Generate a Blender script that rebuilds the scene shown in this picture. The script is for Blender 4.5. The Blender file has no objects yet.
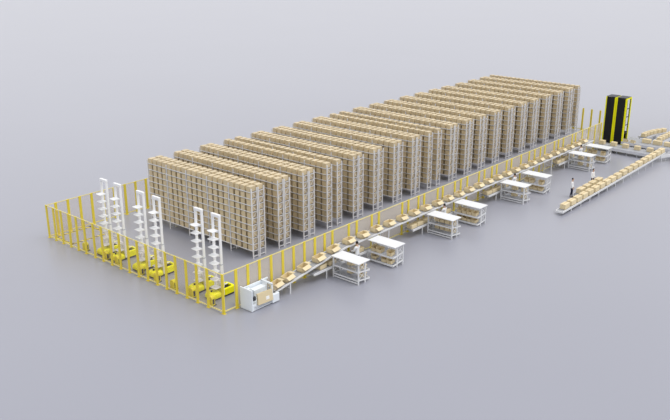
import bpy, bmesh, math, random
from mathutils import Vector, Matrix, Quaternion
random.seed(7)
S = bpy.context.scene
COL = S.collection
R = math.radians

# ------------------------------------------------------------------ materials
MATS = {}
def mat(name, col, rough=.6, metal=0., vary=0., noise=0., nscale=6., island=False, spec=.3):
    m = bpy.data.materials.new(name); m.use_nodes = True
    nt = m.node_tree; b = nt.nodes['Principled BSDF']
    b.inputs['Base Color'].default_value = (*col, 1)
    b.inputs['Roughness'].default_value = rough
    b.inputs['Metallic'].default_value = metal
    b.inputs['Specular IOR Level'].default_value = spec
    if vary or noise:
        hsv = nt.nodes.new('ShaderNodeHueSaturation'); hsv.inputs['Color'].default_value = (*col, 1)
        val = None
        if vary:
            src = nt.nodes.new('ShaderNodeNewGeometry').outputs['Random Per Island'] if island else nt.nodes.new('ShaderNodeObjectInfo').outputs['Random']
            mr = nt.nodes.new('ShaderNodeMapRange'); mr.inputs['To Min'].default_value = 1 - vary; mr.inputs['To Max'].default_value = 1 + vary
            nt.links.new(src, mr.inputs['Value']); val = mr.outputs['Result']
        if noise:
            tc = nt.nodes.new('ShaderNodeTexCoord'); nz = nt.nodes.new('ShaderNodeTexNoise')
            nz.inputs['Scale'].default_value = nscale; nz.inputs['Detail'].default_value = 4
            nt.links.new(tc.outputs['Object'], nz.inputs['Vector'])
            m2 = nt.nodes.new('ShaderNodeMapRange'); m2.inputs['To Min'].default_value = 1 - noise; m2.inputs['To Max'].default_value = 1 + noise
            nt.links.new(nz.outputs['Fac'], m2.inputs['Value'])
            if val is None: val = m2.outputs['Result']
            else:
                mu = nt.nodes.new('ShaderNodeMath'); mu.operation = 'MULTIPLY'
                nt.links.new(val, mu.inputs[0]); nt.links.new(m2.outputs['Result'], mu.inputs[1]); val = mu.outputs[0]
        nt.links.new(val, hsv.inputs['Value']); nt.links.new(hsv.outputs['Color'], b.inputs['Base Color'])
    MATS[name] = m
    return m

CARD = (.63, .51, .315)
mat('cardboard', CARD, .42, spec=1.0, vary=.07, noise=.04)
mat('cardboard_stock', CARD, .42, spec=1.0, vary=.07, island=True)
mat('cardboard_light', (.74, .62, .39), .55, spec=.5, vary=.06, noise=.04)
mat('tape', (.62, .45, .24), .4)
mat('rack_steel', (.80, .795, .81), .45, noise=.03)
mat('white_steel', (.76, .77, .785), .35, noise=.02, nscale=3)
mat('grey_steel', (.55, .57, .61), .4, noise=.03)
mat('mast_white', (.88, .885, .89), .4, noise=.02)
mat('pale_steel', (.66, .67, .71), .4, noise=.03)
mat('machine_white', (.80, .85, .90), .35, noise=.02, nscale=2)
mat('belt', (.36, .37, .40), .5, noise=.05, nscale=8)
mat('dark_grey', (.06, .062, .07), .5, noise=.05)
mat('black_panel', (.009, .010, .012), .45, noise=.1)
mat('fence_yellow', (.80, .645, .06), .45, noise=.03)
mat('rail_yellow', (.80, .70, .30), .45, noise=.03)
mat('charger_yellow', (.85, .75, .03), .45, noise=.03)
mat('robot_yellow', (.95, .92, .0), .35, noise=.02)
mat('tower_yellow', (.95, .92, .0), .4, noise=.02)
mat('skin', (.62, .40, .29), .55, noise=.03)
mat('shirt', (.85, .86, .88), .8, noise=.04)
mat('navy_cloth', (.020, .022, .045), .8, noise=.1)
mat('hair', (.012, .010, .009), .6, noise=.1)
mat('shoe', (.015, .015, .017), .5, noise=.05)
mat('paper', (.88, .88, .86), .7, noise=.02)
mat('lip', (.45, .20, .17), .5, noise=.03)

def floor_material():
    m = mat('floor_paint', (.30, .30, .35), .31, noise=0, spec=.8)
    nt = m.node_tree; b = nt.nodes['Principled BSDF']
    b.inputs['Sheen Weight'].default_value = .6; b.inputs['Sheen Roughness'].default_value = .35; b.inputs['Sheen Tint'].default_value = (.97, .97, 1, 1)
    tc = nt.nodes.new('ShaderNodeTexCoord'); nz = nt.nodes.new('ShaderNodeTexNoise'); nz.inputs['Scale'].default_value = .06
    nt.links.new(tc.outputs['Object'], nz.inputs['Vector'])
    rp = nt.nodes.new('ShaderNodeMapRange'); rp.inputs['To Min'].default_value = .97; rp.inputs['To Max'].default_value = 1.03
    nt.links.new(nz.outputs['Fac'], rp.inputs['Value'])
    h = nt.nodes.new('ShaderNodeHueSaturation'); h.inputs['Color'].default_value = (.30, .307, .362, 1)
    nt.links.new(rp.outputs['Result'], h.inputs['Value']); nt.links.new(h.outputs['Color'], b.inputs['Base Color'])
    return m
floor_material()

def mesh_panel_material(name, lo, hi, col, tint):
    m = bpy.data.materials.new(name); m.use_nodes = True; nt = m.node_tree
    out = nt.nodes['Material Output']; b = nt.nodes['Principled BSDF']
    b.inputs['Base Color'].default_value = (*col, 1); b.inputs['Roughness'].default_value = .6
    tc = nt.nodes.new('ShaderNodeTexCoord'); nz = nt.nodes.new('ShaderNodeTexNoise'); nz.inputs['Scale'].default_value = 60
    nt.links.new(tc.outputs['Object'], nz.inputs['Vector'])
    mr = nt.nodes.new('ShaderNodeMapRange'); mr.inputs['To Min'].default_value = lo; mr.inputs['To Max'].default_value = hi
    nt.links.new(nz.outputs['Fac'], mr.inputs['Value'])
    tr = nt.nodes.new('ShaderNodeBsdfTransparent'); tr.inputs['Color'].default_value = (*tint, 1); mx = nt.nodes.new('ShaderNodeMixShader')
    nt.links.new(mr.outputs['Result'], mx.inputs[0]); nt.links.new(tr.outputs[0], mx.inputs[1]); nt.links.new(b.outputs[0], mx.inputs[2])
    nt.links.new(mx.outputs[0], out.inputs['Surface'])
    MATS[name] = m
mesh_panel_material('wire_mesh', .05, .08, (.70, .60, .50), (.97, .955, .94))
mesh_panel_material('dense_mesh', .33, .41, (.68, .61, .50), (1, 1, 1))

def dash_material():
    m = mat('dashed_paint', (.85, .7, .05), .5); nt = m.node_tree; b = nt.nodes['Principled BSDF']
    tc = nt.nodes.new('ShaderNodeTexCoord'); sp = nt.nodes.new('ShaderNodeSeparateXYZ')
    nt.links.new(tc.outputs['Object'], sp.inputs[0])
    ad = nt.nodes.new('ShaderNodeMath'); ad.operation = 'ADD'
    nt.links.new(sp.outputs['X'], ad.inputs[0]); nt.links.new(sp.outputs['Y'], ad.inputs[1])
    mo = nt.nodes.new('ShaderNodeMath'); mo.operation = 'FLOORED_MODULO'; mo.inputs[1].default_value = .42
    nt.links.new(ad.outputs[0], mo.inputs[0])
    lt = nt.nodes.new('ShaderNodeMath'); lt.operation = 'LESS_THAN'; lt.inputs[1].default_value = .2
    nt.links.new(mo.outputs[0], lt.inputs[0])
    mx = nt.nodes.new('ShaderNodeMix'); mx.data_type = 'RGBA'
    mx.inputs[6].default_value = (.85, .70, .06, 1); mx.inputs[7].default_value = (.02, .02, .02, 1)
    nt.links.new(lt.outputs[0], mx.inputs[0]); nt.links.new(mx.outputs[2], b.inputs['Base Color'])
dash_material()

# ------------------------------------------------------------------ mesh helper
class MB:
    def __init__(s): s.v = []; s.f = []; s.sm = False
    def box(s, x0, x1, y0, y1, z0, z1, M=None):
        n = len(s.v)
        for z in (z0, z1):
            for x, y in ((x0, y0), (x1, y0), (x1, y1), (x0, y1)):
                p = Vector((x, y, z)); s.v.append(M @ p if M else p)
        s.f += [tuple(n + i for i in q) for q in ((3, 2, 1, 0), (4, 5, 6, 7), (0, 1, 5, 4), (1, 2, 6, 5), (2, 3, 7, 6), (3, 0, 4, 7))]
        return s
    def bar(s, a, b, w, h=None, up=(0, 0, 1)):
        a, b = Vector(a), Vector(b); h = h or w; d = (b - a); L = d.length; d.normalize(); u = Vector(up)
        if abs(d.dot(u)) > .98: u = Vector((1, 0, 0))
        sx = d.cross(u).normalized(); uz = sx.cross(d)
        M = Matrix((sx, d, uz)).transposed().to_4x4(); M.translation = a
        return s.box(-w / 2, w / 2, 0, L, -h / 2, h / 2, M)
    def prism(s, poly, z0, z1, M=None):
        n = len(s.v); k = len(poly)
        for z in (z0, z1):
            for x, y in poly:
                p = Vector((x, y, z)); s.v.append(M @ p if M else p)
        s.f.append(tuple(n + i for i in reversed(range(k)))); s.f.append(tuple(n + k + i for i in range(k)))
        for i in range(k):
            j = (i + 1) % k; s.f.append((n + i, n + j, n + k + j, n + k + i))
        return s
    def loft(s, rings):
        n = len(s.v); k = len(rings[0])
        for r in rings: s.v += [Vector(p) for p in r]
        for a in range(len(rings) - 1):
            for i in range(k):
                j = (i + 1) % k; s.f.append((n + a * k + i, n + a * k + j, n + (a + 1) * k + j, n + (a + 1) * k + i))
        s.f.append(tuple(n + i for i in reversed(range(k)))); s.f.append(tuple(n + (len(rings) - 1) * k + i for i in range(k)))
        return s
    def cyl(s, a, b, r, k=12):
        a, b = Vector(a), Vector(b); d = (b - a).normalized(); u = Vector((0, 0, 1)) if abs(d.z) < .9 else Vector((1, 0, 0))
        sx = d.cross(u).normalized(); sy = sx.cross(d)
        ring = lambda c: [c + sx * r * math.cos(2 * math.pi * i / k) - sy * r * math.sin(2 * math.pi * i / k) for i in range(k)]
        return s.loft([ring(a), ring(b)])
    def mesh(s, name, m, bevel=0.):
        me = bpy.data.meshes.new(name); me.from_pydata([tuple(v) for v in s.v], [], s.f)
        bm = bmesh.new(); bm.from_mesh(me)
        bmesh.ops.recalc_face_normals(bm, faces=bm.faces)
        if bevel: bmesh.ops.bevel(bm, geom=bm.edges[:], offset=bevel, segments=1, affect='EDGES', clamp_overlap=True)
        bm.to_mesh(me); bm.free()
        me.materials.append(MATS[m])
        return me

def rrect(x0, x1, y0, y1, r, k=4):
    pts = []
    for cx, cy, a0 in ((x1 - r, y0 + r, -90), (x1 - r, y1 - r, 0), (x0 + r, y1 - r, 90), (x0 + r, y0 + r, 180)):
        for i in range(k + 1):
            a = R(a0 + 90 * i / k); pts.append((cx + r * math.cos(a), cy + r * math.sin(a)))
    return pts

def link(name, me, parent=None, loc=(0, 0, 0), rot=(0, 0, 0)):
    o = bpy.data.objects.new(name, me); COL.objects.link(o)
    o.location = loc; o.rotation_euler = rot
    if parent: o.parent = parent
    return o
def part(name, mb, m, parent, bevel=0., label=None):
    o = link(name, mb.mesh(name, m, bevel) if isinstance(mb, MB) else mb, parent)
    if label: o['label'] = label
    return o
def tag(o, label, cat, group=None, kind=None):
    o['label'] = label; o['category'] = cat
    if group: o['group'] = group
    elif 'group' in o: del o['group']
    if kind: o['kind'] = kind
    return o
def thing(name, label, cat, loc=(0, 0, 0), rz=0., group=None):
    o = bpy.data.objects.new(name, None); COL.objects.link(o); o.empty_display_size = .2
    o.location = loc; o.rotation_euler = (0, 0, rz)
    return tag(o, label, cat, group)
KIDS = {}
def copy_tree(o, parent=None):
    c = o.copy(); COL.objects.link(c); c.parent = parent
    for ch in KIDS.get(o.name) or list(o.children): copy_tree(ch, c)
    return c
ORD = ['zeroth', 'first', 'second', 'third', 'fourth', 'fifth', 'sixth', 'seventh', 'eighth', 'ninth', 'tenth', 'eleventh', 'twelfth', 'thirteenth',
       'fourteenth', 'fifteenth', 'sixteenth', 'seventeenth', 'eighteenth', 'nineteenth', 'twentieth', 'twenty-first', 'twenty-second', 'twenty-third',
       'twenty-fourth', 'twenty-fifth', 'twenty-sixth', 'twenty-seventh', 'twenty-eighth', 'twenty-ninth', 'thirtieth']

# ------------------------------------------------------------------ floor
fl = MB(); fl.box(-300, 900, -500, 900, -.2, 0)
o = link('floor', fl.mesh('floor', 'floor_paint')); o['kind'] = 'structure'; o['label'] = 'smooth pale lavender grey floor'

# painted dashed rectangle in the far corner of the robot pen
mk = MB()
X0, X1, Y0, Y1, w = .30, 3.15, 15.95, 18.05, .10
for a in ((X0, X1, Y0 - w, Y0 + w), (X0, X1, Y1 - w, Y1 + w), (X0 - w, X0 + w, Y0 - w, Y1 + w), (X1 - w, X1 + w, Y0 - w, Y1 + w)):
    mk.box(*a, .0, .006)
tag(link('floor_marking', mk.mesh('floor_marking', 'dashed_paint')), 'yellow and black dashed rectangle painted on the floor in the fence corner', 'floor marking')

# ------------------------------------------------------------------ storage racks
Y0R, BAY, NB, NL = 4.65, 2.172, 5, 10
YEND = Y0R + BAY * NB
ZL = [.545 + .445 * i for i in range(NL)]
DEP, GAP = .555, .06
XR = [(6.62, 2), (9.0, 2), (11.44, 2), (13.9, 1), (15.0, 1), (16.82, 2), (19.22, 2), (21.72, 2), (24.15, 2), (26.42, 1), (27.72, 1), (29.64, 2), (32.06, 2),
      (34.36, 2), (36.85, 2), (39.36, 2), (41.85, 2), (44.2, 2), (46.8, 2), (49.36, 2), (51.86, 2), (54.0, 1)]
def upright_mesh():
    m = MB()
    for x in (.035, DEP - .035): m.box(x - .027, x + .027, -.035, .035, 0, 4.78)
    return m
def brace_mesh():
    m = MB()
    for i, z in enumerate(ZL):
        m.box(.06, DEP - .06, -.022, .022, z - .042, z - .012)
        if i < NL - 1:
            a, b = (.07, DEP - .07) if i % 2 else (DEP - .07, .07)
            m.bar((a, 0, z), (b, 0, z + .40), .02)
    m.box(.06, DEP - .06, -.02, .02, .12, .16); m.box(.052, .07, -.02, .02, .12, ZL[-1])
    return m
def plate_mesh():
    m = MB()
    for x in (.035, DEP - .035): m.box(x - .06, x + .06, -.06, .06, 0, .012)
    return m
def shelf_mesh():
    m = MB()
    for k in range(NB):
        a, b = k * BAY + .036, (k + 1) * BAY - .036
        m.box(0.0, .045, a, b, -.055, 0); m.box(DEP - .045, DEP, a, b, -.055, 0)
        m.box(.045, DEP - .045, a, b, -.03, -.003)  # deck made a solid plate to keep light out of the carton gaps
    return m
me_up, me_br, me_pl, me_sh = upright_mesh().mesh('upright_frame', 'rack_steel'), brace_mesh().mesh('brace', 'rack_steel'), plate_mesh().mesh('foot_plate', 'rack_steel'), shelf_mesh().mesh('shelf_level', 'rack_steel')
mat('shaded_deck_steel', (.13, .125, .12), .5, noise=.05)  # deck colour darkened to put shade into the gaps between cartons
me_sh.materials.append(MATS['shaded_deck_steel'])
for i_, p_ in enumerate(me_sh.polygons):
    if (i_ // 6) % 3 == 2: p_.material_index = 1
rows = []       # x of each single-deep row, rack number, row in rack
for ri, (x0, n) in enumerate(XR):
    x0 += .03
    kind = 'double-deep' if n == 2 else 'single-deep'
    where = 'nearest the robots' if ri == 0 else ('farthest from the robots, at the far end' if ri == len(XR) - 1 else f'{ORD[ri + 1]} from the robots')
    t = thing('storage_rack', f'{kind} tall grey steel rack full of cartons, {where}', 'storage rack', (x0, Y0R, 0), 0, 'storage racks in the rack block')
    for q in range(n):
        dx = q * (DEP + GAP); rows.append((x0 + dx, ri, q))
        for k in range(NB + 1):
            u = link('upright_frame', me_up, t, (dx, k * BAY, 0)); link('brace', me_br, u)
        for z in ZL: link('shelf_level', me_sh, t, (dx, 0, z))

# cartons: 4 to a bay, ten levels
CW, CD, CH = .375, .50, .34
def carton_y(i):
    b, j = divmod(i, 4); return Y0R + b * BAY + .02 + (BAY - .04) * (j + .5) / 4
def storage_carton_mesh():
    m = MB(); m.box(-CD / 2, CD / 2, -CW / 2, CW / 2, 0, CH); return m.mesh('carton', 'cardboard', .006)
me_c = storage_carton_mesh()
stock = MB()
proto = None
for rx, ri, q in rows:
    for L in range(NL):
        for i in range(20):
            lab = None
            if ri == 0 and q == 0:
                lab = f'tan carton {ORD[20 - i]} from left, {ORD[L + 1]} level up, robot-facing side of nearest rack'
                if L == NL - 1: lab = f'tan carton {ORD[20 - i]} from left in top row, robot-facing side of nearest rack'
            elif ri == 0 and q == 1:
                if L == NL - 1: lab = f'tan carton {ORD[20 - i]} from left on top of nearest rack, rear row'
                elif i == 0: lab = f'tan carton at conveyor end of nearest rack, rear row, {ORD[L + 1]} level up'
            elif ri == 1 and q == 0:
                if L == NL - 1: lab = f'tan carton {ORD[20 - i]} from left on top front row of second rack'
                elif i < 3: lab = f'tan carton {ORD[i + 1]} from conveyor end, {ORD[L + 1]} level up, second rack front'
            elif ri == 1 and q == 1 and L == NL - 1:
                lab = f'tan carton {ORD[20 - i]} from left on top rear row of second rack'
            x, y, z = rx + DEP / 2 + random.uniform(-.012, .012), carton_y(i) + random.uniform(-.014, .014), ZL[L] + .0005
            if lab:
                o = bpy.data.objects.new('carton', me_c) if proto is None else proto.copy()
                if proto is None: proto = o
                COL.objects.link(o); o.location = (x, y, z)
                g = 'cartons stored in the nearest rack' if ri == 0 else 'cartons stored in the second rack'
                tag(o, lab, 'carton', g)
            else:
                stock.box(x - CD / 2, x + CD / 2, y - CW / 2, y + CW / 2, z, z + CH)
me = bpy.data.meshes.new('rack_cartons'); me.from_pydata([tuple(v) for v in stock.v], [], stock.f); me.materials.append(MATS['cardboard_stock'])
tag(link('rack_cartons', me), 'thousands of tan cartons filling the racks behind the nearest ones', 'cartons', kind='stuff')

# ------------------------------------------------------------------ safety fence
HF = 2.4
def fence(label, A, B, posts, mesh='wire_mesh', panels=True, group='safety fence sides'):
    A, B = Vector(A), Vector(B); L = (B - A).length; d = (B - A) / L
    t = thing('safety_fence', label, 'fence', A, math.atan2(d.y, d.x), group)
    pm = MB().box(-.095, .095, -.035, .035, 0, HF).mesh('post', 'fence_yellow', .006)
    fm = MB().box(-.13, .13, -.09, .09, 0, .015).mesh('foot_plate', 'fence_yellow')
    for s in posts:
        p = link('post', pm, t, (s, 0, 0)); link('foot_plate', fm, p)
    part('base_rail', MB().box(0, L, -.025, .025, .08, .15), 'rail_yellow', t, label='pale yellow thin rail')
    if not panels: return t
    part('top_rail', MB().box(0, L, -.022, .022, HF - .05, HF - .002), 'rail_yellow', t, label='pale yellow thin rail')
    for a, b in zip(posts[:-1], posts[1:]):
        part('mesh_panel', MB().box(a + .095, b - .095, -.006, .006, .15, HF - .05), mesh, t, label='see-through beige wire mesh')
    return t
W = 18.3
fence('yellow-post mesh fence in front of the six robots', (0, 0, 0), (0, W, 0), [0, 1.3, 2.23, 3.18, 4.14, 5.08, 6.0, 6.95, 7.87, 8.85, 9.78, 10.72, 11.7, 12.63, 13.68, 14.62, 15.53, 16.48, 17.42, W])
PR = [1.0, 1.91, 2.82, 3.77, 4.74, 5.67, 6.62, 7.57, 8.48, 9.22, 10.83, 11.64, 13.22, 13.99, 16.64, 17.37, 18.59, 19.3, 21.03, 21.71, 23.34, 24.17, 25.09,
      26.81, 27.64, 28.79, 29.55, 31.13, 31.94, 33.57, 35.0, 36.0, 37.06, 37.91, 39.71, 40.5, 41.5, 43.34, 44.06, 45.5, 46.9, 48.4, 49.8]
fence('long yellow-post mesh fence running between rack ends and conveyor', (.1, 0, 0), (49.8, 0, 0), [x - .1 for x in PR], 'dense_mesh')
fence('yellow-post mesh fence at the far corner, left of the robots', (.1, W, 0), (14.3, W, 0), [.62 + .955 * i for i in range(0, 15)])
fence('short run of bare yellow fence posts behind the last rack', (55.2, .2, 0), (55.2, 6.4, 0), [.35 + .955 * i for i in range(0, 7)], panels=False)

# ------------------------------------------------------------------ robots
def make_robot():
    t = thing('warehouse_robot', '', 'robot')
    ch = MB(); ch.prism(rrect(-.86, .86, -.40, .40, .16), .03, .13); part('chassis', ch, 'dark_grey', t, label='dark grey low chassis')
    body = MB()
    rings = []
    for z, ins in ((.12, 0.), (.26, .0), (.36, .05), (.42, .14), (.44, .24)):
        rings.append([(x, y, z) for x, y in rrect(-.88 + ins, -.12 - ins * .3, -.42 + ins * .8, .42 - ins * .8, .2)])
    body.loft(rings); part('front_cover', body, 'robot_yellow', t)
    rear = MB()
    outer = rrect(-.08, .88, -.42, .42, .2, 5); inner = rrect(.06, .74, -.28, .28, .12, 5)
    n = len(outer); base = len(rear.v)
    for pts, z in ((outer, .12), (outer, .46), ([(x * .985 + .005, y * .97) for x, y in outer], .50), ([(x, y) for x, y in inner], .50), (inner, .30)):
        rear.v += [Vector((x, y, z)) for x, y in pts]
    for a in range(4):
        for i in range(n):
            j = (i + 1) % n; rear.f.append((a * n + i, a * n + j, (a + 1) * n + j, (a + 1) * n + i))
    rear.f.append(tuple(4 * n + i for i in range(n))); rear.f.append(tuple(reversed(range(n))))
    part('rear_cover', rear, 'robot_yellow', t)
    part('battery_well', MB().prism(rrect(.08, .72, -.26, .26, .1), .30, .40), 'black_panel', t, label='black recessed tray in rear cover')
    part('sensor', MB().cyl((-.62, 0, .43), (-.62, 0, .52), .06, 14), 'black_panel', t, label='black round scanner')
    for sx in (-.55, .5):
        for sy in (-.3, .3): part('wheel', MB().cyl((sx, sy - .03, .07), (sx, sy + .03, .07), .07, 14), 'shoe', t)
    for sy in (-.36, .22):
        up = part('mast_upright', MB().box(-.16, .02, sy - .05, sy + .05, .14, 2.1).box(-.145, .005, sy - .04, sy + .04, 2.1, 4.97), 'mast_white', t)
        part('joint_bracket', MB().box(-.175, .035, sy - .06, sy + .06, 2.06, 2.12), 'grey_steel', up, label='grey joint bracket')
    part('top_bar', MB().box(-.15, .01, -.42, .29, 4.95, 5.13), 'mast_white', t, .015)
    tm = MB()
    tm.prism(rrect(-.54, -.06, -.30, .20, .03), -.012, .012)
    tm.box(-.54, -.10, -.315, -.295, 0, .04); tm.box(-.54, -.10, .195, .215, 0, .04); tm.box(-.16, -.06, -.28, .18, -.08, -.01)
    tmesh = tm.mesh('tray', 'mast_white')
    for i in range(8): link('tray', tmesh, t, (0, 0, .65 + .5 * i))
    part('lift_carriage', MB().box(.02, .14, -.30, .30, .62, .92).box(.14, .5, -.2, -.14, .66, .7).box(.14, .5, .14, .2, .66, .7), 'mast_white', t, label='white lift carriage with fork arms')
    return t
robs = [(12.72, 'farthest left of the six, nearest the fence corner'), (11.2, 'second from the left fence corner'), (8.77, 'third from the left fence corner'),
        (7.17, 'fourth from the left fence corner'), (3.55, 'second nearest the carton machine'), (2.02, 'nearest the carton machine')]
base = make_robot()
for i, (y, w_) in enumerate(robs):
    o = base if i == 0 else copy_tree(base)
    o.location = (1.48 if i > 3 else 1.22, y, 0)
    tag(o, f'yellow mobile robot with tall white mast, {w_}', 'robot', 'mast robots parked inside the fence')

def make_charger():
    t = thing('charging_station', '', 'charger')
    prof = [(-.19, 0), (.19, 0), (.19, .42)] + [(.19 * math.cos(R(a)), .42 + .17 * math.sin(R(a))) for a in range(15, 180, 15)] + [(-.19, .42)]
    M = Matrix(((0, 0, 1, 0), (1, 0, 0, 0), (0, 1, 0, 0), (0, 0, 0, 1)))
    part('housing', MB().prism(prof, -.13, .13, M), 'charger_yellow', t, .012)
    part('contact_pad', MB().box(.128, .19, -.12, .12, .12, .38), 'dark_grey', t, label='dark contact pad')
    part('base_plate', MB().box(-.18, .20, -.23, .23, 0, .03), 'dark_grey', t, label='dark floor plate')
    part('side_slot', MB().box(-.07, .07, -.195, -.18, .1, .42), 'dark_grey', t, label='dark side slot')
    return t
cb = make_charger()
chl = [(14.25, 'standing alone near the fence corner'), (11.85, 'by the robot nearest the fence corner'), (10.55, 'by the second robot from the corner'), (8.1, 'by the third robot from the corner'),
       (6.45, 'by the fourth robot from the corner'), (4.85, 'standing alone between fourth and fifth robots'), (3.1, 'by the second robot from the carton machine'), (1.4, 'by the robot nearest the carton machine')]
for i, (y, w_) in enumerate(chl):
    o = cb if i == 0 else copy_tree(cb)
    o.location = (.30, y, 0)
    tag(o, f'small yellow charging post at the fence foot, {w_}', 'charger', 'charging posts along the front fence')

# ------------------------------------------------------------------ carton machine
t = thing('carton_erector', 'pale white open-top carton machine holding a tan blank stack at conveyor start', 'machine', (1.2, -.14, 0))
part('base_cabinet', MB().prism([(0, -.94), (1.9, -.94), (1.9, -.86), (2.0, -.86), (2.0, 0), (0, 0)], .03, .42), 'machine_white', t, .02)
part('plinth', MB().box(0, 1.95, -.86, 0, .0, .04), 'dark_grey', t, label='dark plinth')
part('end_panel', MB().box(-.06, .02, -.97, .01, .02, 1.33), 'machine_white', t, .015)
part('back_panel', MB().box(.10, 2.0, -.07, 0, .42, 1.2), 'machine_white', t, .015)
part('inner_hopper', MB().box(.55, 1.5, -.52, -.12, .42, 1.02).box(.3, .5, -.3, -.12, .42, 1.12), 'machine_white', t, .02)
part('guide_plate', MB().box(.10, .34, -.60, -.48, .42, 1.05), 'dark_grey', t, .01, 'dark grey guide plate')
part('outfeed_box', MB().box(1.46, 2.02, -1.06, -.58, .06, .58), 'machine_white', t, .02)
part('outfeed_cap', MB().box(1.72, 1.86, -.92, -.74, .58, .64), 'dark_grey', t, .01, 'dark control cap')
part('gantry', MB().box(1.52, 1.62, -.95, -.87, .42, 1.2).box(1.52, 1.62, -.12, -.02, .42, 1.25).box(1.52, 1.62, -.95, -.02, 1.16, 1.26).box(1.62, 2.05, -.12, -.04, 1.16, 1.25), 'machine_white', t, .01)
part('clear_guard', MB().box(1.62, 2.0, -.93, -.92, .62, 1.16), 'wire_mesh', t)
part('slide_rail', MB().box(.15, 1.55, -1.0, -.94, .24, .32).box(.2, 1.5, -1.0, -.96, .14, .18), 'grey_steel', t, .008)
part('gripper', MB().box(.12, .3, -.92, -.80, .62, .86).box(.16, .26, -.98, -.9, .68, .74), 'dark_grey', t, .01, 'dark gripper')
for sx in (.12, 1.85):
    for sy in (-.86, -.1): part('foot', MB().cyl((sx, sy, 0), (sx, sy, .07), .05, 10), 'dark_grey', t)
t = thing('carton_blank_stack', 'flat tan carton blanks standing on edge in the carton machine', 'carton blanks', (1.54, -1.205, .34), R(-5))
M = Matrix.Rotation(R(-6), 4, 'X')
bl = MB()
for k in range(4): bl.box(0, 1.08, .03 * k, .03 * k + .022, 0, .66, M)
part('blank', bl, 'cardboard_light', t)
part('white_label', MB().box(.58, .82, -.004, 0, .16, .36, M), 'paper', t, label='white paper label')

# ------------------------------------------------------------------ cartons on conveyors
def open_carton(sx, sy, sz, flap, name='open_carton', angs=(30, 8, -48, 40)):
    t = thing(name, '', 'carton'); w = .014
    b = MB(); X, Y = sx / 2, sy / 2
    b.box(-X, X, -Y, Y, 0, w); b.box(-X, -X + w, -Y, Y, w, sz); b.box(X - w, X, -Y, Y, w, sz)
    b.box(-X + w, X - w, -Y, -Y + w, w, sz); b.box(-X + w, X - w, Y - w, Y, w, sz)
    part('body', b, 'cardboard_light', t)
    for ax, sg, ang in (('x', -1, angs[0]), ('x', 1, angs[1]), ('y', -1, angs[2]), ('y', 1, angs[3])):
        f = MB(); ca, sa = math.cos(R(ang)), math.sin(R(ang))
        fl_ = flap * (1 if ax == 'y' else .9)
        if ax == 'x':
            p = [(sg * X, -Y + .01, sz), (sg * X, Y - .01, sz), (sg * (X + fl_ * ca), Y - .02, sz + fl_ * sa), (sg * (X + fl_ * ca), -Y + .02, sz + fl_ * sa)]
        else:
            p = [(-X + .01, sg * Y, sz), (X - .01, sg * Y, sz), (X - .02, sg * (Y + fl_ * ca), sz + fl_ * sa), (-X + .02, sg * (Y + fl_ * ca), sz + fl_ * sa)]
        nrm = (Vector(p[1]) - Vector(p[0])).cross(Vector(p[3]) - Vector(p[0])).normalized() * .01
        f.v = [Vector(q) for q in p] + [Vector(q) + nrm for q in p]
        f.f = [(0, 1, 2, 3), (7, 6, 5, 4), (0, 4, 5, 1), (1, 5, 6, 2), (2, 6, 7, 3), (3, 7, 4, 0)]
        part('flap', f, 'cardboard_light', t)
    return t
def closed_carton(sx, sy, sz, name='closed_carton'):
    t = thing(name, '', 'carton'); X, Y = sx / 2, sy / 2
    part('body', MB().box(-X, X, -Y, Y, 0, sz), 'cardboard_light', t, .018)
    part('tape', MB().box(-X - .003, X + .003, -.03, .03, sz - .003, sz + .003).box(-X - .004, -X, -.03, .03, sz - .1, sz).box(X, X + .004, -.03, .03, sz - .1, sz), 'tape', t, label='brown sealing tape')
    return t

# ------------------------------------------------------------------ long upper conveyor
def belt_z(x):
    if x < 3.0: return .54
    if x < 9.4: return .54 + (x - 3.0) * .90 / 6.4
    return 1.44
SL = math.atan(.90 / 6.4)
t = thing('belt_conveyor', 'long raised conveyor carrying open cartons beside the fence', 'conveyor', (0, 0, 0))
prof = [(3.27, belt_z(3.27)), (9.4, 1.44), (46.0, 1.44)]
def strip(y0, y1, dz0, dz1, pr):
    m = MB()
    for (xa, za), (xb, zb) in zip(pr[:-1], pr[1:]):
        n = len(m.v)
        for x, z in ((xa, za), (xb, zb)):
            for y in (y0, y1):
                for dz in (dz0, dz1): m.v.append(Vector((x, y, z + dz)))
        m.f += [tuple(n + i for i in q) for q in ((0, 1, 3, 2), (4, 6, 7, 5), (0, 4, 5, 1), (2, 3, 7, 6), (1, 5, 7, 3), (0, 2, 6, 4))]
    return m
part('belt', strip(-.94, -.28, -.08, 0, prof), 'belt', t, label='grey moving belt')
part('side_rail', strip(-1.0, -.94, -.07, .03, prof), 'white_steel', t, label='white side rail')
part('side_rail', strip(-.28, -.22, -.12, .045, prof), 'white_steel', t, label='white side rail')
for x in (4.35, 13.85, 37.5, 45.6):
    z = belt_z(x) - .10
    leg = MB()
    for y in (-.97, -.25): leg.box(x - .035, x + .035, y - .03, y + .03, 0, z)
    leg.box(x - .02, x + .02, -.94, -.28, z * .55, z * .55 + .04)
    part('leg', leg, 'white_steel', t)
oc = open_carton(.63, .44, .33, .26, angs=(-80, -12, -32, -72))
n = 0
xs = [3.55, 4.49, 5.86, 7.22, 8.56] + [10.05 + 1.43 * k for k in range(25)]
for i, x in enumerate(xs):
    o = oc if i == 0 else copy_tree(oc)
    sl = -SL if 3.2 < x < 9.3 else 0
    o.location = (x, -.62 + random.uniform(-.03, .03), belt_z(x) + .004 + (.0 if sl else 0)); o.rotation_euler = (0, sl, R(random.uniform(-5, 5)))
    tag(o, f'open tan carton on the upper conveyor, {ORD[i + 1]} from the carton machine', 'carton', 'open cartons riding the upper conveyor')

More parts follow.
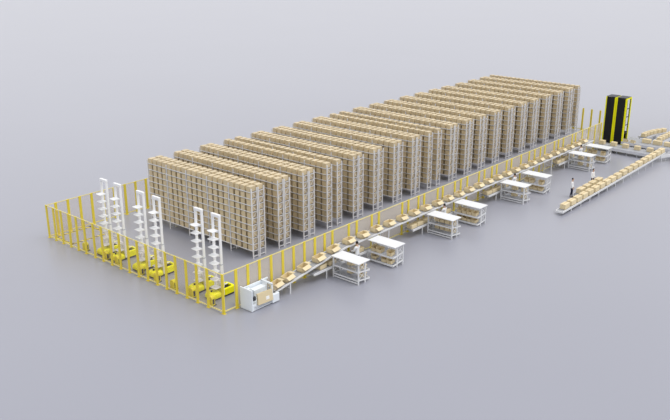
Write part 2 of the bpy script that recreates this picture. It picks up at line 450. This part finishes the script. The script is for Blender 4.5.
# ------------------------------------------------------------------ picking stations: lower conveyor, two flow shelves, worker
def lower_conveyor(s, w_):
    t = thing('roller_conveyor', f'short low grey conveyor under the long one, {w_}', 'conveyor', (s - 1.6, 0, 0), 0, 'low conveyors at the picking stations')
    L = 5.3; z = .62
    part('roller_bed', MB().box(0, L, -1.06, -.36, z - .07, z), 'belt', t, label='grey roller bed')
    part('side_rail', MB().box(0, L, -1.12, -1.06, z - .10, z + .035), 'white_steel', t, label='white side rail')
    part('side_rail', MB().box(0, L, -.36, -.30, z - .10, z + .035), 'white_steel', t, label='white side rail')
    for x in (1.15, 3.2, L - .15):
        for y in (-1.09, -.33): part('leg', MB().box(x - .03, x + .03, y - .028, y + .028, 0, z - .09), 'white_steel', t)
    return t

FD = 1.12; FL = 2.08          # shelf depth with its jutting lip, and length
def make_flow_shelf():
    # open side with the sloping lips faces +x; local origin at the rear corner
    t = thing('flow_shelf', '', 'shelf')
    for x in (.04, .66):
        for y in (.04, FL - .04): part('post', MB().box(x - .04, x + .04, y - .035, y + .035, 0, 1.38), 'white_steel', t)
    part('top_panel', MB().box(-.09, 1.0, -.08, FL + .06, 1.38, 1.43), 'white_steel', t, .006)
    for z in (.30, .84):
        d = MB(); sl = -.13
        for k in range(14):
            y = .10 + (FL - .2) * k / 13; d.bar((.0, y, z), (1.08, y, z + sl * 1.08), .055, .02)
        dk = part('roller_deck', d, 'grey_steel', t, label='sloping grey roller deck')
        part('lip', MB().box(1.06, 1.10, .02, FL - .02, z + sl * 1.08 - .05, z + sl * 1.08 + .07), 'white_steel', dk, label='white front lip')
        part('rear_beam', MB().box(-.01, .05, .02, FL - .02, z - .07, z + .0), 'white_steel', dk, label='white rear beam')
        for y in (.02, FL - .02): part('side_beam', MB().bar((.0, y, z), (1.08, y, z + sl * 1.08), .04, .07), 'white_steel', dk, label='white side beam')
    part('bottom_beam', MB().box(0, .05, .02, FL - .02, .06, .13), 'white_steel', t)
    for y in (.03, FL - .03):
        b = MB()
        for z in (.32, .86): b.bar((.06, y, z), (.64, y, z + .48), .024); b.bar((.64, y, z), (.06, y, z + .48), .024)
        part('cross_brace', b, 'white_steel', t)
    return t
fs = make_flow_shelf(); first_shelf = True
bin_ = open_carton(.42, .36, .22, .12, 'shelf_carton', angs=(30, 8, -85, 84)); first_bin = True
def deck_z(x, hi): return (.84 if hi else .30) - .13 * x + .012
def place_shelf(x, ytop, flip, label, slots, where):
    global first_shelf, first_bin
    o = fs if first_shelf else copy_tree(fs); first_shelf = False
    if not flip: o.location = (x, ytop - FL, 0); o.rotation_euler = (0, 0, 0)
    else: o.location = (x, ytop, 0); o.rotation_euler = (0, 0, math.pi)
    tag(o, label, 'shelf', 'white flow shelves at the picking stations')
    for hi in (1, 0):
        for c in slots[0 if hi else 1]:           # slot 1 at the conveyor end .. 4
            b = bin_ if first_bin else copy_tree(bin_); first_bin = False
            xl = .80; yl = ytop - .41 - (FL - .82) * (c - 1) / 3
            b.location = (x + (xl if not flip else -xl), yl, deck_z(xl, hi) + .012 + .03)
            b.rotation_euler = (0, math.atan(.13) * (1 if not flip else -1), 0)
            tag(b, f'small open carton on {"upper" if hi else "lower"} deck, {ORD[c]} from conveyor, {where}', 'carton', 'cartons on the flow shelves')
ST = [(7.88, 'first', 11.38), (18.08, 'second', 21.5), (28.24, 'third', 31.66), (40.3, 'fourth', 43.72)]
SLOT = [(([2, 4], [2, 4]), ([1, 2, 4], [1, 3, 4])), (([1, 2, 3, 4], [1, 2, 3, 4]), ([1, 2, 3, 4], [1, 2, 3, 4])), (([2, 4], [2, 4]), ([1, 2, 4], [2, 3, 4])), (([2, 4], [2, 4]), ([1, 2, 4], [3, 4]))]
cc = closed_carton(.66, .44, .27); first_closed = True
def place_closed(x, y, z, rz, label, group, ry=0):
    global first_closed
    o = cc if first_closed else copy_tree(cc); first_closed = False
    o.location = (x, y, z); o.rotation_euler = (0, ry, rz); tag(o, label, 'carton', group); return o
for k, (s, nm, s2) in enumerate(ST):
    lower_conveyor(s, f'at the {nm} picking station from the robots')
    st = f'{nm} station'
    place_shelf(s, -1.20, False, f'white three-tier shelf seen from its back, near side of the {nm} picking station', SLOT[k][0], f'near shelf of {st}')
    place_shelf(s2 + 1.0, -1.24, True, f'white three-tier shelf with carton-filled front, far side of the {nm} picking station', SLOT[k][1], f'far shelf of {st}')
    spots = ([(-.55, 'first'), (.35, 'second')] if k == 0 else [(-1.2, 'first'), (-.42, 'second'), (.38, 'third')])
    spots += [(1.5, ORD[len(spots) + 1]), (3.1, ORD[len(spots) + 2])]
    for dx, q in spots:
        place_closed(s + dx, -.72, .624, R(random.uniform(-6, 6)), f'closed carton on the low conveyor, {q} in line at the {nm} picking station', 'cartons on the low conveyors')

# ------------------------------------------------------------------ long sorting conveyor on the near right
t = thing('sorting_conveyor', 'long low white conveyor loaded with closed cartons in two rows', 'conveyor', (0, 0, 0))
def rz_(x): return .30 + .0178 * (x - 27.6)
pr = [(27.8, rz_(27.8)), (49.0, rz_(49.0))]
part('belt', strip(-6.80, -6.25, -.06, 0, pr), 'belt', t, label='grey belt')
part('side_rail', strip(-6.86, -6.80, -.11, .03, pr), 'white_steel', t, label='white side rail')
part('side_rail', strip(-6.25, -6.20, -.11, .03, [pr[0], (32.4, rz_(32.4))]), 'white_steel', t, label='white side rail')
pr2 = [(32.4, rz_(32.4)), (37.4, rz_(37.4))]
part('belt', strip(-6.20, -5.52, -.06, 0, pr2), 'belt', t, label='grey second-lane belt')
part('side_rail', strip(-5.52, -5.47, -.11, .03, pr2), 'white_steel', t, label='white side rail')
part('side_rail', strip(-6.25, -6.20, -.11, .03, [(37.4, rz_(37.4)), pr[1]]), 'white_steel', t, label='white side rail')
part('end_plate', MB().box(27.74, 27.8, -6.86, -6.23, .18, .31), 'white_steel', t)
for i in range(11):
    x = 29.2 + 1.66 * i
    for y in (-6.83, -6.26 if not 32.4 < x < 37.4 else -5.495):
        part('leg', MB().box(x - .03, x + .03, y - .028, y + .028, 0, rz_(x) - .08), 'white_steel', t)
cs = closed_carton(.80, .45, .39, 'packed_carton')
S_ANG = -math.atan(.0178)
fx = [28.7, 29.8, 30.85, 31.9, 32.95, 34.05, 35.15, 36.25, 37.35, 38.5, 39.7, 40.85, 42.0, 43.15, 44.3, 45.35, 46.4, 47.5, 48.55]
first = True
def place_packed(x, y, z, rz, label, group, ry=0, kind=None):
    global first
    o = cs if first else copy_tree(cs); first = False
    o.location = (x, y, z); o.rotation_euler = (0, ry, rz); tag(o, label, 'carton', group); return o
for i, x in enumerate(fx):
    place_packed(x, -6.53 + random.uniform(-.008, .008), rz_(x) + .012, R(random.uniform(-2, 2)), f'closed carton in the outer row of the near right conveyor, {ORD[i + 1]} from its free end', 'cartons on the near right conveyor', S_ANG)
for i, x in enumerate([32.95, 34.05, 35.15, 36.25]):
    place_packed(x, -5.84 + random.uniform(-.02, .02), rz_(x) + .012, R(random.uniform(-2, 2)), f'closed carton in the inner row beside the standing workers, {ORD[i + 1]} from the free end', 'cartons on the near right conveyor', S_ANG)

cl = closed_carton(.54, .44, .38, 'lane_carton'); first_l = True
def place_lane(x, y, z, rz, label, group):
    global first_l
    o = cl if first_l else copy_tree(cl); first_l = False
    o.location = (x, y, z); o.rotation_euler = (0, 0, rz); tag(o, label, 'carton', group); return o
# cross conveyors by the lift towers
def flat_conveyor(label, x0, x1, y0, y1, z, legs, axis):
    t = thing('cross_conveyor', label, 'conveyor', ((x0 + x1) / 2, (y0 + y1) / 2, 0)); cx, cy = (x0 + x1) / 2, (y0 + y1) / 2
    X, Y = (x1 - x0) / 2, (y1 - y0) / 2
    part('belt', MB().box(-X + .06, X - .06, -Y + .06, Y - .06, z - .08, z), 'belt', t, label='grey belt')
    if axis == 'y':
        for sx in (-1, 1): part('side_rail', MB().box(min(sx * X, sx * (X - .06)), max(sx * X, sx * (X - .06)), -Y, Y, z - .26, z + .03), 'pale_steel', t, label='pale grey side rail')
    else:
        for sy in (-1, 1): part('side_rail', MB().box(-X, X, min(sy * Y, sy * (Y - .06)), max(sy * Y, sy * (Y - .06)), z - .26, z + .03), 'pale_steel', t, label='pale grey side rail')
    for k in range(legs):
        f = (k + .5) / legs * 2 - 1
        for sg in (-1, 1):
            px, py = (sg * (X - .1), f * Y) if axis == 'y' else (f * X, sg * (Y - .1))
            part('leg', MB().box(px - .035, px + .035, py - .035, py + .035, 0, z - .08), 'grey_steel', t)
    return t
ZC = .51
flat_conveyor('wide grey conveyor crossing in front of the black lift towers', 47.85, 49.3, -6.0, -.12, ZC, 6, 'y')
flat_conveyor('second wide grey conveyor leading away behind the cross conveyor', 50.9, 53.3, -12.0, -1.75, ZC, 6, 'y')
flat_conveyor('straight conveyor running away, right of the two behind the towers', 53.35, 72.0, -5.0, -3.95, ZC, 9, 'x')
t = thing('curved_conveyor', 'curved conveyor bending away, left of the two behind the towers', 'conveyor', (53.6, -2.85, 0))
def big_arc(r0, r1, z0, z1, cx=.5, cy=-7.4, a0=93, a1=66):
    m = MB(); k = 20
    for i in range(k + 1):
        a = R(a0 + (a1 - a0) * i / k); n = len(m.v)
        for r, z in ((r0, z0), (r1, z0), (r1, z1), (r0, z1)): m.v.append(Vector((cx + r * math.cos(a), cy + r * math.sin(a), z)))
        if i: m.f += [(n - 4 + q, n - 4 + (q + 1) % 4, n + (q + 1) % 4, n + q) for q in range(4)]
    m.f += [(3, 2, 1, 0), (n, n + 1, n + 2, n + 3)]
    return m
AZ = ZC + .12
part('belt', big_arc(6.96, 7.84, AZ - .08, AZ), 'belt', t, label='grey belt')
part('side_rail', big_arc(6.90, 6.96, AZ - .1, AZ + .03), 'pale_steel', t, label='pale grey side rail')
part('side_rail', big_arc(7.84, 7.90, AZ - .1, AZ + .03), 'pale_steel', t, label='pale grey side rail')
for a in (91, 80, 69):
    for r_ in (7.0, 7.8):
        px, py = .5 + r_ * math.cos(R(a)), -7.4 + r_ * math.sin(R(a)); part('leg', MB().box(px - .035, px + .035, py - .035, py + .035, 0, AZ - .08), 'grey_steel', t)
# curved link from the near right conveyor into the cross conveyor
t = thing('curved_conveyor', 'short curved conveyor joining the near right conveyor to the cross conveyor', 'conveyor', (47.4, -6.46, 0))
def arc(r0, r1, z0, z1):
    m = MB(); c = Vector((-.6, -3.59, 0)); k = 12; rings = []
    n0 = 0
    for i in range(k + 1):
        a = R(77 - 36 * i / k); n = len(m.v)
        for r, z in ((r0, z0), (r1, z0), (r1, z1), (r0, z1)): m.v.append(c + Vector((r * math.cos(a), r * math.sin(a), z)))
        if i: m.f += [(n - 4 + q, n - 4 + (q + 1) % 4, n + (q + 1) % 4, n + q) for q in range(4)]
    m.f += [(3, 2, 1, 0), (n, n + 1, n + 2, n + 3)]
    return m
poly = [(-.6 + 3.26 * math.cos(R(a)), -3.59 + 3.26 * math.sin(R(a))) for a in (77, 72, 64, 56, 48, 41)] + [(3.0, -1.45), (3.0, -.42)]
part('belt', MB().prism(poly, .55, .65), 'belt', t, label='grey belt')
part('side_rail', arc(3.2, 3.26, .40, .68), 'white_steel', t, label='white side rail')
for x, y in ((.3, -.47), (.9, -.68), (1.5, -1.05)): part('leg', MB().box(x - .03, x + .03, y - .03, y + .03, 0, .42), 'white_steel', t)
for i, y in enumerate([-.68, -1.85, -3.05, -4.2, -5.4]):
    place_lane(48.85 + random.uniform(-.03, .03), y, ZC + .004, R(90 + random.uniform(-4, 4)), f'closed carton on the cross conveyor before the lift towers, {ORD[i + 1]} from the fence', 'cartons on the cross conveyors')
for i, (x, y) in enumerate([(52.1, -3.85), (52.1, -4.92), (52.1, -6.0), (52.1, -7.1)]):
    place_packed(x, y, ZC + .004, R(90 + random.uniform(-4, 4)), f'closed carton on the second cross conveyor, {ORD[i + 1]} from the lift tower', 'cartons on the cross conveyors')
for i, (x, y) in enumerate([(51.15, -2.1), (51.15, -2.85)]):
    o = copy_tree(bin_); o.location = (x, y, ZC + .004); o.rotation_euler = (0, 0, R(90))
    tag(o, f'small open carton beside the foot of the lift towers, {ORD[i + 1]} from the tower', 'carton', 'cartons on the cross conveyors')
for i in range(6):
    a = 91 - 5.3 * i
    place_lane(54.1 + 7.4 * math.cos(R(a)), -10.25 + 7.4 * math.sin(R(a)), AZ + .004, R(a - 90 + random.uniform(-4, 4)), f'closed carton on the bending conveyor behind the towers, {ORD[i + 1]} in line', 'cartons on the receding conveyors')
for i in range(18):
    place_lane(53.7 + .78 * i, -4.52 + random.uniform(-.03, .03), ZC + .004, R(random.uniform(-4, 4)), f'closed carton on the right receding conveyor behind the towers, {ORD[i + 1]} in line', 'cartons on the receding conveyors')

# ------------------------------------------------------------------ lift towers
def make_tower():
    t = thing('lift_tower', '', 'lift'); D, Wd, H = 1.25, 1.06, 4.7; p = .15
    for x in (0, D - p):
        for y in (0, Wd - p): part('post', MB().box(x, x + p, y, y + p, 0, H), 'tower_yellow', t, .008, 'bright yellow corner post')
    part('front_panel', MB().box(-.015, .02, p, Wd - .13, .06, H - .02), 'black_panel', t, label='black panel')
    part('rear_panel', MB().box(D - .06, D - .03, p, Wd - p, .06, 1.2), 'black_panel', t, label='black panel')
    part('top_panel', MB().box(.0, D, .05, Wd - .05, H, H + .03), 'dark_grey', t, label='dark grey top plate')
    fr = MB()
    for y in (0, Wd - .06):
        for z in (.0, H - .12): fr.box(p, D - p, y, y + .06, z, z + .12)
    part('frame_beam', fr, 'tower_yellow', t, label='bright yellow beam')
    la = MB(); n = 5
    for y in (.02, Wd - .05):
        for i in range(n):
            z = .3 + (H - .6) * i / n; la.box(p, D - p, y, y + .03, z, z + .08)
    for y in (.03, Wd - .06): la.box(.22, .34, y, y + .03, .2, H - .2); la.box(.95, 1.0, y, y + .03, .2, H - .2)
    part('side_lattice', la, 'dark_grey', t, label='dark ladder rungs')
    ch = MB(); ch.box(.30, .36, .3, .75, .1, H - .1); ch.box(.72, .78, .3, .75, .1, H - .1)
    for i in range(9): ch.box(.36, .72, .3, .75, .35 + .47 * i, .39 + .47 * i)
    part('lift_belt', ch, 'dark_grey', t, label='dark lifting shelves')
    return t
tw = make_tower(); tw.location = (51.6, -.51, 0)
tag(tw, 'tall black lift tower with yellow posts, nearer the safety fence', 'lift tower', 'pair of lift towers')
t2 = copy_tree(tw); t2.location = (51.6, -1.61, 0)
tag(t2, 'tall black lift tower with yellow posts and open lattice side, away from the fence', 'lift tower', 'pair of lift towers')

# ------------------------------------------------------------------ people
def skin_piece(graph, levels=1):
    """graph: list of (name, parent, (x,y,z), radius); first is the root"""
    me = bpy.data.meshes.new('tmp'); idx = {g[0]: i for i, g in enumerate(graph)}
    me.from_pydata([g[2] for g in graph], [(idx[g[1]], i) for i, g in enumerate(graph) if g[1]], [])
    ob = bpy.data.objects.new('tmp', me); COL.objects.link(ob)
    md = ob.modifiers.new('skin', 'SKIN'); md.use_smooth_shade = True
    if not me.skin_vertices: return None
    for i, g in enumerate(graph):
        sv = me.skin_vertices[0].data[i]; r = g[3]; sv.radius = r if isinstance(r, tuple) else (r, r); sv.use_root = (i == 0)
    ss = ob.modifiers.new('sub', 'SUBSURF'); ss.levels = levels; ss.render_levels = levels
    dg = bpy.context.evaluated_depsgraph_get(); dg.update()
    out = bpy.data.meshes.new_from_object(ob.evaluated_get(dg))
    bpy.data.objects.remove(ob); return out
def skin_mesh(name, graphs, m, levels=1):
    bm = bmesh.new()
    for g in graphs:
        me = skin_piece(g, levels); bm.from_mesh(me); bpy.data.meshes.remove(me)
    out = bpy.data.meshes.new(name); bm.to_mesh(out); bm.free()
    for p in out.polygons: p.use_smooth = True
    out.materials.clear(); out.materials.append(MATS[m]); return out
def V(*a): return Vector(a)
def person_meshes(arms, legs, head_tilt=0.):
    """faces +y; 1.58 m tall"""
    k = .905
    def P(v): return tuple(Vector(v) * k)
    J = dict(pelvis=(0, 0, .95), spine=(0, .0, 1.12), chest=(0, -.005, 1.32), neck0=(0, -.01, 1.45), neck=(0, .005, 1.51), chin=(0, .035 + head_tilt * .3, 1.57), head=(0, .025 + head_tilt * .6, 1.645), crown=(0, .012 + head_tilt, 1.715))
    rad = dict(pelvis=(.15, .105), spine=(.13, .095), chest=(.155, .105), neck0=.075, neck=.052, chin=.066, head=(.082, .095), crown=(.06, .068))
    par = dict(pelvis=None, spine='pelvis', chest='spine', neck0='chest', neck='neck0', chin='neck', head='chin', crown='head')
    sc = lambda r: tuple(q * k for q in r) if isinstance(r, tuple) else r * k
    body = [(n, par[n], P(J[n]), sc(rad[n])) for n in J]
    nose = (0, .025 + head_tilt * .6 + .118, 1.632); body.append(('nose', 'head', P(nose), .012 * k))
    fingers = []; shoes = []
    for s, (el, wr) in zip((-1, 1), arms):
        sh = (s * .185, -.005, 1.40); n = 'L' if s < 0 else 'R'
        body += [('sh' + n, 'chest', P(sh), .058 * k), ('el' + n, 'sh' + n, P(el), .042 * k), ('wr' + n, 'el' + n, P(wr), .031 * k)]
        d = (V(*wr) - V(*el)).normalized(); pm = V(*wr) + d * .07
        body += [('pm' + n, 'wr' + n, P(pm), (.044 * k, .026 * k)), ('pe' + n, 'pm' + n, P(pm + d * .028), (.040 * k, .022 * k))]
        side = d.cross(V(1, 0, 0)).normalized(); 
        if side.length < .1: side = V(0, 1, 0)
        curl = V(-s, 0, 0) if abs(d.x) < .8 else V(0, 0, -1)
        for q, ln in ((-1.5, .062), (-.5, .075), (.5, .070), (1.5, .055)):
            a = pm + side * .019 * q * .9 + d * .012; b = a + d * (ln * .62) ; c = b + d * (ln * .45) + curl * .022
            fingers.append([('a', None, P(a), .0095 * k), ('b', 'a', P(b), .009 * k), ('c', 'b', P(c), .0075 * k)])
        a = V(*wr) + d * .035 - side * -.022; b = a + side * .035 + d * .03; c = b + d * .03 + side * .004
        fingers.append([('a', None, P(a), .011 * k), ('b', 'a', P(b), .0105 * k), ('c', 'b', P(c), .0085 * k)])
    for s, (kn, an) in zip((-1, 1), legs):
        n = 'L' if s < 0 else 'R'; hp = (s * .092, 0, .88)
        toe = (an[0] + s * .02, an[1] + .17, .035)
        body += [('hp' + n, 'pelvis', P(hp), .088 * k), ('kn' + n, 'hp' + n, P(kn), .056 * k), ('ca' + n, 'kn' + n, P(V(*kn).lerp(V(*an), .35) + V(0, -.015, 0)), .054 * k), ('an' + n, 'ca' + n, P(an), .038 * k), ('to' + n, 'an' + n, P(toe), (.036 * k, .024 * k))]
        shoes.append([('he', None, P((an[0], an[1] - .04, .045)), (.044 * k, .045 * k)), ('mi', 'he', P((an[0] + s * .01, an[1] + .07, .05)), (.05 * k, .045 * k)), ('to', 'mi', P((toe[0], toe[1] + .03, .038)), (.046 * k, .036 * k))])
    ears = [[('a', None, P((s * .082, .02 + head_tilt * .6, 1.61)), .012 * k), ('b', 'a', P((s * .09, .012 + head_tilt * .6, 1.66)), .016 * k)] for s in (-1, 1)]
    hair = [[('a', None, P((0, -.045 + head_tilt * .5, 1.60)), (.072 * k, .05 * k)), ('b', 'a', P((0, -.02 + head_tilt * .8, 1.685)), (.096 * k, .098 * k)), ('c', 'b', P((0, .02 + head_tilt, 1.735)), (.082 * k, .085 * k)), ('d', 'c', P((0, .075 + head_tilt, 1.725)), (.06 * k, .03 * k))]]
    eyes = MB()
    fy = .025 + head_tilt * .6
    for s in (-1, 1): eyes.box(s * .032 * k - .009, s * .032 * k + .009, (fy + .066) * k, (fy + .085) * k, 1.648 * k, 1.662 * k)
    mouth = MB().box(-.022, .022, (.035 + head_tilt * .3 + .05) * k, (.035 + head_tilt * .3 + .083) * k, 1.588 * k, 1.597 * k)
    bme = skin_mesh('person', [body] + fingers + ears, 'skin', 2); bare = skin_mesh('figure', [body], 'skin', 2)
    return dict(body=bme, shirt=garment('shirt', bare, body, keep_shirt, .016, 'shirt'), trousers=garment('trousers', bare, body, keep_trousers, .009, 'navy_cloth'),
                shoe=[skin_mesh('shoe', [g], 'shoe', 2) for g in shoes], hair=skin_mesh('hair', hair, 'hair', 2), eyes=eyes.mesh('eyes', 'hair'), mouth=mouth.mesh('mouth', 'lip'))
def garment(name, body_me, graph, keep, off, m):
    # cloth cut to the figure: the figure's surface where keep() says so, lifted off the skin
    pos = {g[0]: Vector(g[2]) for g in graph}; segs = [(g[0], g[1], pos[g[1]], pos[g[0]]) for g in graph if g[1]]
    def seg(c):
        best = None
        for n, p, a, b in segs:
            d = b - a; t = max(0, min(1, (c - a).dot(d) / max(d.length_squared, 1e-9))); e = (a + d * t - c).length
            if best is None or e < best[0]: best = (e, p, n, t)
        return best
    used = {}; V_, F_ = [], []
    for p in body_me.polygons:
        e, a, b, t = seg(Vector(p.center))
        if e < .4 and keep(a, b, t, p.center.z):
            f = []
            for vi in p.vertices:
                if vi not in used:
                    v = body_me.vertices[vi]; used[vi] = len(V_); V_.append(tuple(v.co + v.normal * off))
                f.append(used[vi])
            F_.append(tuple(f))
    me = bpy.data.meshes.new(name); me.from_pydata(V_, [], F_)
    for p in me.polygons: p.use_smooth = True
    me.materials.append(MATS[m]); return me
def keep_shirt(a, b, t, z):
    b0 = b[:2]
    if b in ('spine', 'chest'): return True
    if b == 'neck0': return t < .85
    if b0 == 'sh': return True
    if b[:-1] == 'el': return True
    if b[:-1] == 'wr': return t < .9
    return b[:-1] == 'hp' and z > .80
def keep_trousers(a, b, t, z):
    if b == 'spine': return z < .93
    if b[:-1] == 'hp': return True
    if b[:-1] in ('kn', 'ca'): return True
    return b[:-1] == 'an' and z > .05
def add_person(ms, x, y, rz, label, group):
    o = link('person', ms['body'], None, (x, y, 0), (0, 0, rz)); tag(o, label, 'person', group)
    for nm in ('shirt', 'trousers', 'hair', 'eyes', 'mouth'): link(nm, ms[nm], o)
    for m in ms['shoe']: link('shoe', m, o)
    return o
reach = person_meshes(arms=[((-.25, .10, 1.14), (-.19, .33, 1.08)), ((.25, .10, 1.14), (.19, .33, 1.08))], legs=[((-.10, .02, .50), (-.11, -.02, .085)), ((.10, .03, .50), (.11, .0, .085))], head_tilt=.03)
stand = person_meshes(arms=[((-.26, -.01, 1.12), (-.25, .10, .88)), ((.26, .0, 1.12), (.24, .12, .90))], legs=[((-.10, .04, .50), (-.115, .05, .085)), ((.10, .01, .50), (.12, -.08, .085))])
G1, G2 = 'pickers at the stations', 'packers by the near right conveyor'
for (s, nm, s2), dx, rz in zip(ST, (2.35, 2.05, 2.1, 2.35), (0, 0, 0, 0)):
    w_ = add_person(reach, s + dx - .16, -1.36, R(rz), f'dark-haired worker in white shirt between two shelves at the {nm} picking station', G1); w_.scale = (1.09,) * 3
add_person(stand, 32.5, -5.26, R(195), 'dark-haired worker in white shirt and navy trousers standing near the conveyor free end', G2)
add_person(stand, 36.2, -5.34, R(175), 'dark-haired worker in white shirt standing by cartons, nearer the shelves', G2)

# ------------------------------------------------------------------ light
w = bpy.data.worlds.new('World'); S.world = w; w.use_nodes = True
nt = w.node_tree; bg = nt.nodes['Background']; bg.inputs['Color'].default_value = (.97, .975, 1.0, 1); bg.inputs['Strength'].default_value = .88
sun = bpy.data.lights.new('sun', 'SUN'); sun.energy = 1.6; sun.angle = R(40); sun.color = (1, .98, .95)
so = bpy.data.objects.new('sun', sun); COL.objects.link(so)
so.rotation_euler = Vector((-.28, .42, -1)).to_track_quat('-Z', 'Y').to_euler()

# ------------------------------------------------------------------ camera
cam = bpy.data.cameras.new('camera'); co = bpy.data.objects.new('camera', cam); COL.objects.link(co)
pit, yaw = .33167, .71704
fw = Vector((math.cos(yaw) * math.cos(pit), math.sin(yaw) * math.cos(pit), -math.sin(pit)))
r = Vector((math.sin(yaw), -math.cos(yaw), 0)); u = r.cross(fw)
q = -.001017
r, u = r * math.cos(q) + u * math.sin(q), u * math.cos(q) - r * math.sin(q)
M = Matrix((r, u, -fw)).transposed().to_4x4(); M.translation = (-26.5104, -31.3820, 20.1372)
co.matrix_world = M
cam.sensor_width = 36; cam.lens = 801.753 / 670 * 36; cam.clip_end = 3000
S.camera = co
S.view_settings.view_transform = 'Standard'; S.view_settings.look = 'None'; S.view_settings.gamma = 1; S.view_settings.use_curve_mapping = False
S.view_settings.exposure = 0.06
